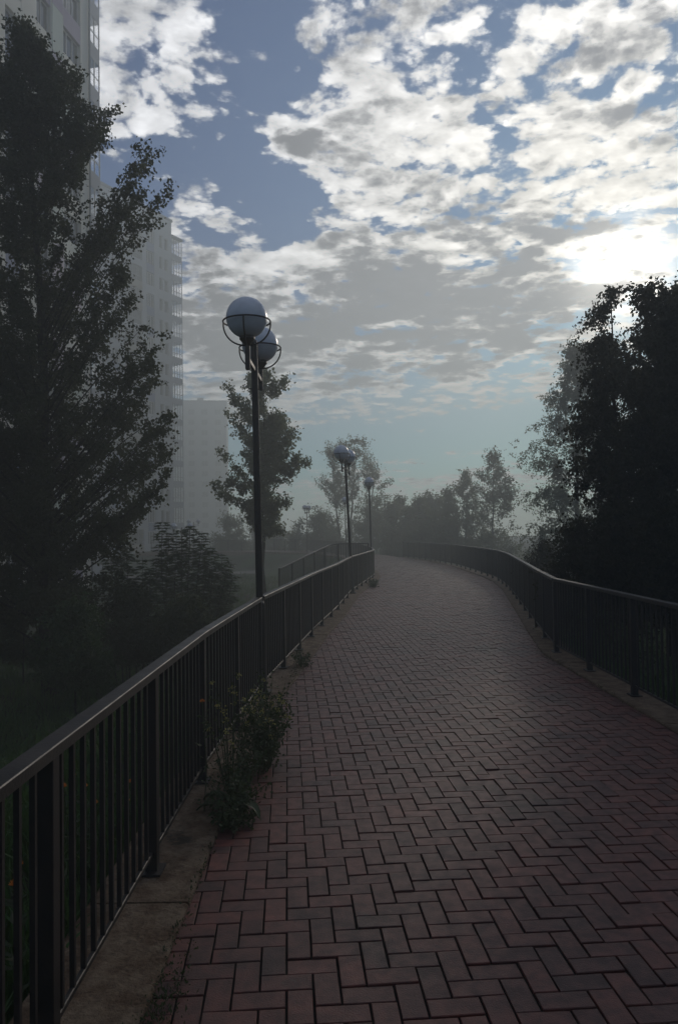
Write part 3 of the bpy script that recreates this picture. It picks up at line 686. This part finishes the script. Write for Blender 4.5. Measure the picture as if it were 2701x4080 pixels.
def sapling(label, stems, seed, lf=.12):
    """ash like sapling: stems with layered pinnate leaves"""
    rng = np.random.default_rng(seed); s0 = stems[0][0]; base = np.array([s0[0], s0[1], float(ground_z(s0[0], s0[1]))])
    root = empty('sapling', tuple(base)); tag(root, label, 'sapling', 'saplings with feathered leaves on the left')
    wood = MB(); Ps, As, Bs, Ss = [], [], [], []
    for (bx_, by_), tip in stems:
        b = np.array([bx_, by_, float(ground_z(bx_, by_))]); tip = np.array(tip, float)
        pts = [b + (tip-b)*t + np.array([.05*math.sin(t*5+seed), .05*math.cos(t*4), 0])*t*(1-t)*4 for t in np.linspace(0, 1, 8)]
        wood.tube([p-base for p in pts], [.016*(1-.8*i/7) for i in range(8)], 5)
        H = np.linalg.norm(tip-b); nn_ = int(H/.075)
        for i in range(nn_):
            t = .18 + .82*i/nn_; p = b + (tip-b)*t; ph = i*2.4 + rng.random()*.5
            L = (.27*(1-t)**.6 + .10)*(.8+.4*rng.random())
            for s in (0, PI):
                a = ph + s; d = unit(np.array([math.cos(a), math.sin(a), .45]))
                q = [p + d*L*u - np.array([0, 0, .30*L*u*u]) for u in np.linspace(0, 1, 7)]
                wood.tube([v_-base for v_ in q], .003, 3, cap=False)
                side = np.array([-math.sin(a), math.cos(a), 0])
                for j in range(1, 7):
                    dd = unit(q[j]-q[j-1])
                    for sg in (-1, 1):
                        ax = unit(dd*.55 + side*sg*.8 + np.array([0, 0, -.30]) + rng.normal(0, .12, 3)); Ps.append(q[j]); As.append(ax); Bs.append(unit(np.cross(ax, [0, 0, 1])+rng.normal(0, .15, 3))); Ss.append(lf*(.75+.5*rng.random()))
                Ps.append(q[6]); As.append(unit(q[6]-q[5])); Bs.append(side); Ss.append(lf*1.1)
    wood.build('stem', M_bark, root)
    leaf_mesh('foliage', np.array(Ps)-base, np.array(As), np.array(Bs), np.array(Ss), .24, M_sap, root, .06)
def sp3(vx, vy, y): p = W(vx, vy, y); return tuple(p)
YS = 16.5
sapling('tall slim sapling, first spire right of the poplar, beside the globe lamps', [((W(385, 1400, YS).x, YS), sp3(376, 1203, YS)), ((W(378, 1400, YS).x, YS+.3), sp3(392, 1240, YS)), ((W(365, 1400, YS).x, YS+.5), sp3(362, 1290, YS))], 1)
sapling('broad leafy sapling clump in the middle of the feathered saplings', [((W(440, 1400, YS).x, YS), sp3(440, 1212, YS)), ((W(430, 1400, YS).x, YS+.3), sp3(418, 1222, YS)), ((W(455, 1400, YS).x, YS-.2), sp3(468, 1228, YS)), ((W(460, 1400, YS).x, YS), sp3(488, 1262, YS)), ((W(425, 1400, YS).x, YS-.4), sp3(405, 1275, YS-.4))], 2)
sapling('lower sapling clump nearest the tall lamp post', [((W(500, 1400, YS).x, YS+.5), sp3(512, 1278, YS+.5)), ((W(492, 1400, YS).x, YS), sp3(525, 1300, YS)), ((W(485, 1400, YS).x, YS), sp3(490, 1310, YS)), ((W(505, 1400, YS).x, YS), sp3(538, 1330, YS))], 3)
sapling('sapling clump tucked under the right side of the poplar', [((W(285, 1400, 15).x, 15), sp3(278, 1238, 15)), ((W(295, 1400, 15).x, 15), sp3(292, 1262, 15)), ((W(315, 1400, 15).x, 15), sp3(330, 1290, 15)), ((W(270, 1400, 15).x, 15), sp3(255, 1275, 15)), ((W(330, 1420, 15).x, 15), sp3(348, 1320, 15))], 4)

# grass
def grass():
    rng = np.random.default_rng(9)
    def field(n, fx):
        y = 1.0 + rng.random(n)**1.4*30; l = rng.random(n)**1.3*9; xl = np.interp(y, [p[1] for p in RAIL_L], [p[0] for p in RAIL_L]); xr = np.interp(y, [p[1] for p in RAIL_R], [p[0] for p in RAIL_R])
        return (xl-.24-l if fx < 0 else xr+.24+l*.5), y
    out = []
    for side, n in ((-1, 60000), (1, 30000)):
        x, y = field(n, side); out.append(np.stack([x, y, ground_z(x, y)], 1))
    n = 12000; y = 18 + 34*rng.random(n); x = np.interp(y, [p[1] for p in RAIL_L+FAR_L], [p[0] for p in RAIL_L+FAR_L]) - .4 - 9*rng.random(n); out.append(np.stack([x, y, ground_z(x, y)], 1))
    P = np.vstack(out); n = len(P); P = P[(np.sin(P[:, 0]*2.1)+np.sin(P[:, 1]*1.7+1)+rng.normal(0, .8, n)) > -1.1]; n = len(P)
    h = (.08+.16*rng.random(n)**2)*(1+.6*np.sin(P[:, 0]*1.1+P[:, 1]*.9)**2); lean = rng.normal(0, .35, (n, 2)); w = .005+.006*rng.random(n)+P[:, 1]*.0004; a = rng.random(n)*2*PI
    s = np.stack([np.cos(a)*w, np.sin(a)*w, 0*a], 1); mid = P + np.stack([lean[:, 0]*h*.35, lean[:, 1]*h*.35, h*.6], 1); tip = P + np.stack([lean[:, 0]*h, lean[:, 1]*h, h*.95], 1)
    V = np.stack([P-s, P+s, mid+s*.8, mid-s*.8, tip], 1).reshape(-1, 3); b = (np.arange(n)*5)[:, None]
    Lp = (b + np.array([0, 1, 2, 3, 3, 2, 4])).ravel(); sz = np.tile([4, 3], n)
    tag(np_mesh('grass', V, Lp, sz, M_blade), 'dark uncut grass on both sides of the walkway', 'grass', kind='stuff')
grass()
def moss():
    rng = np.random.default_rng(19); pts = []
    for cx, cy, rx, ry, n in ((-.67, 2.75, .04, .20, 500), (-.70, 2.45, .06, .10, 300), (-.72, 3.25, .02, .12, 60), (-.73, 3.9, .02, .3, 120), (-.58, 9.2, .03, .6, 250), (-.2, 15, .05, .8, 250), (2.78, 8.3, .03, .9, 220), (2.8, 10.1, .05, .25, 160), (3.2, 12.8, .04, .9, 160), (-.86, 4.8, .08, .03, 60)):
        m = np.stack([cx+rng.normal(0, rx, n), cy+rng.normal(0, ry, n), np.full(n, .016)], 1); pts.append(m)
    P = np.vstack(pts); n = len(P); A = unit(rng.normal(0, .6, (n, 3))+np.array([0, 0, .8])); B = unit(np.cross(A, rng.normal(0, 1, (n, 3))))
    o = leaf_mesh('kerb_moss', P, A, B, (.010+.016*rng.random(n)**2), .22, M_weed); tag(o, 'low moss and tufts along the kerb joints', 'moss', kind='stuff')
moss()
# weeds and flowers
def weed(name, label, cx, cy, rx, ry, h, nst, seed, leaf=.028, nleaf=26, big=0, flowers=0, fm=None, group='weeds growing at the kerb', z0=0.0):
    rng = np.random.default_rng(seed); root = empty(name, (cx, cy, z0)); tag(root, label, 'plant', group)
    st = MB(); P = []; A = []; tipsl = []
    for i in range(nst):
        a = rng.random()*2*PI; r = math.sqrt(rng.random()); bx_ = .25*rx*math.cos(a)*r; by_ = .35*ry*math.sin(a)*r
        hh = h*(.55+.45*rng.random())*(1.05-.35*r*r); tx, ty = rx*math.cos(a)*r, ry*math.sin(a)*r
        pts = [np.array([bx_+(tx-bx_)*t**1.4, by_+(ty-by_)*t**1.4, hh*(t - .10*t*t)]) for t in np.linspace(0, 1, 6)]
        st.tube(pts, [.0035*(1-.6*j/5) for j in range(6)], 4, cap=False); tipsl.append(pts[-1])
        for j in range(nleaf):
            t = .12+.88*rng.random()**.8; q = pts[0] + (pts[-1]-pts[0])*t; q = q + rng.normal(0, .028, 3); q[2] = abs(q[2])
            P.append(q); A.append(unit(rng.normal(0, .7, 3)+np.array([math.cos(a)*.4, math.sin(a)*.4, .2])))
    P = np.array(P); A = np.array(A); B = unit(np.cross(A, rng.normal(0, 1, A.shape)))
    st.build('stem', M_weed, root)
    leaf_mesh('foliage', P, A, B, leaf*(.6+.9*rng.random(len(P))), .30, M_weed, root)
    for i in range(big):
        a = rng.random()*2*PI; L = .16+.14*rng.random(); mb = MB(); d = np.array([math.cos(a), math.sin(a), 0]); s = np.array([-math.sin(a), math.cos(a), 0]); e = .9+.5*rng.random()
        o_ = np.array([.2*rx*(rng.random()-.5), ry*(rng.random()-.9), .02]); n = 9
        for j in range(n):
            t = j/(n-1); w = .036*math.sin(PI*min(1, t*.93+.06))**.8*(1+.35*math.sin(j*3.1)); c = o_ + d*L*t*.9 + s*.05*math.sin(t*3+i)*t + np.array([0, 0, L*e*(t-.95*t*t)])
            mb.v += [tuple(c+s*w+np.array([0, 0, .012])), tuple(c), tuple(c-s*w+np.array([0, 0, .012]))]
            if j: b = 3*j; mb.f += [(b-3, b-2, b+1, b), (b-2, b-1, b+2, b+1)]
        mb.build('leaf', M_weed, root, smooth=True)
    for i in range(flowers):
        q = tipsl[i % len(tipsl)] + rng.normal(0, .012, 3); n = 14
        Pq = np.repeat(q[None], n, 0) + rng.normal(0, .010, (n, 3)); Aq = unit(rng.normal(0, 1, (n, 3))+np.array([0, 0, .5])); leaf_mesh('flower', Pq, Aq, unit(np.cross(Aq, rng.normal(0, 1, (n, 3)))), np.full(n, .016), .45, fm, root)
    return root
weed('weed_clump', 'bushy flowering weed with tiny pale yellow blooms beside the tall lamp post', -.58, 5.55, .24, .62, .74, 60, 1, nleaf=34, flowers=30, fm=M_yel)
weed('weed_clump', 'tall thin weed with pale seed heads against the left railing', -.76, 5.1, .20, .45, .82, 16, 2, nleaf=12, flowers=14, fm=M_yel)
weed('weed_clump', 'dark big leaved weed sprawling over the kerb edge in front of the flowering weed', -.66, 4.75, .20, .35, .40, 26, 3, nleaf=30, big=4)
weed('weed_clump', 'small leafy weed low at the kerb crack nearest the viewer', -.66, 4.42, .13, .14, .16, 22, 5, nleaf=26, big=0)
weed('weed_clump', 'small weed tuft on the kerb just past the tall lamp post', -.50, 9.6, .14, .4, .22, 20, 6, nleaf=18)
weed('weed_clump', 'small weed tuft where the left kerb meets the bend', 1.05, 23.5, .16, .9, .26, 24, 7, nleaf=16, leaf=.05)
weed('weed_clump', 'dark weed behind the right railing near its sharp corner', 3.6, 11.2, .35, .8, 1.25, 26, 8, nleaf=22, leaf=.06, group='weeds behind the right railing', z0=-.35)
weed('weed_clump', 'leafy weed behind the right railing, beside the first post after the corner', 3.75, 9.6, .35, .6, 1.4, 26, 9, nleaf=26, leaf=.06, group='weeds behind the right railing', z0=-.4)
weed('weed_clump', 'dark weed reaching the handrail halfway to the far bend', 4.6, 16, .4, 1.2, 1.3, 30, 10, nleaf=20, leaf=.07, group='weeds behind the right railing', z0=-.35)
weed('weed_clump', 'dark bushy weed behind the right railing below the hazy birch', 5.6, 21, .5, 1.8, 1.35, 36, 12, nleaf=20, leaf=.08, group='weeds behind the right railing', z0=-.35)
def marigold(label, x, y, z, seed):
    g = float(ground_z(x, y)); rng = np.random.default_rng(seed); root = empty('marigold', (x, y, g)); tag(root, label, 'flower', 'orange flowers behind the left railing')
    h = max(.12, z-g); MB().tube([(0, 0, 0), (.02, .01, h*.5), (0, 0, h)], .003, 5).build('stem', M_weed, root)
    n = 14; t = rng.random(n)*.85; P = np.stack([0*t, 0*t, t*h], 1); a = rng.random(n)*2*PI; A = unit(np.stack([np.cos(a), np.sin(a), .5+0*a], 1)); leaf_mesh('foliage', P, A, unit(np.cross(A, [0, 0, 1.0])), np.full(n, .07), .16, M_weed, root)
    n = 26; a = np.arange(n)*2.4; r = np.sqrt(np.arange(n)/n); A = unit(np.stack([np.cos(a)*r, np.sin(a)*r, 1.1-r], 1)); P = np.repeat([[0, 0, h]], n, 0); leaf_mesh('flower', P, A, unit(np.cross(A, [.1, .05, 1.0])), np.full(n, .020), .30, M_ora, root)
for i, (cx, cy, xx, lab) in enumerate([(320, 1172, -1.35, 'orange flower, leftmost of the cluster between the first two railing posts'), (425, 1170, -1.4, 'orange flower in the fourth gap right of the nearest railing post'),
        (477, 1253, -1.35, 'brightest orange flower low between pickets, under the upper left ones'), (650, 1148, -1.4, 'orange flower high up, near the second railing post'), (637, 1242, -1.35, 'orange flower just below the one near the second railing post'),
        (365, 1115, -1.5, 'small pale orange flower, topmost between the first two posts'), (97, 1560, -1.3, 'dull orange flower at lower left behind the first pickets'), (70, 1660, -1.25, 'lowest orange flower at the left edge behind the pickets'), (1012, 747, -.86, 'single orange flower on the kerb beside the tall thin weed')]):
    vx, vy = cx/1.2544/1.7226, (cy/1.2544+2200)/1.7226; q = W(vx, vy, 1.0) - EYE; y = xx/q.x; p = EYE + q*y
    marigold(lab, p.x, p.y, p.z, 200+i)

# ---------------------------------------------------------------- haze
hz = MB().box((0, 20, 21.6), (524, 484, 49.6)).build('haze', None)
hm = bpy.data.materials.new('haze'); hm.use_nodes = True; k = NT(hm.node_tree); k.n.clear()
ho = k.new('ShaderNodeOutputMaterial'); pv = k.new('ShaderNodeVolumePrincipled')
pv.inputs['Color'].default_value = (.85, .94, .95, 1); pv.inputs['Density'].default_value = HAZE_DENSITY; pv.inputs['Anisotropy'].default_value = .45
k.l.new(pv.outputs[0], ho.inputs['Volume']); hz.data.materials.append(hm)
tag(hz, 'thin pale morning mist over the whole park', 'haze', kind='stuff')
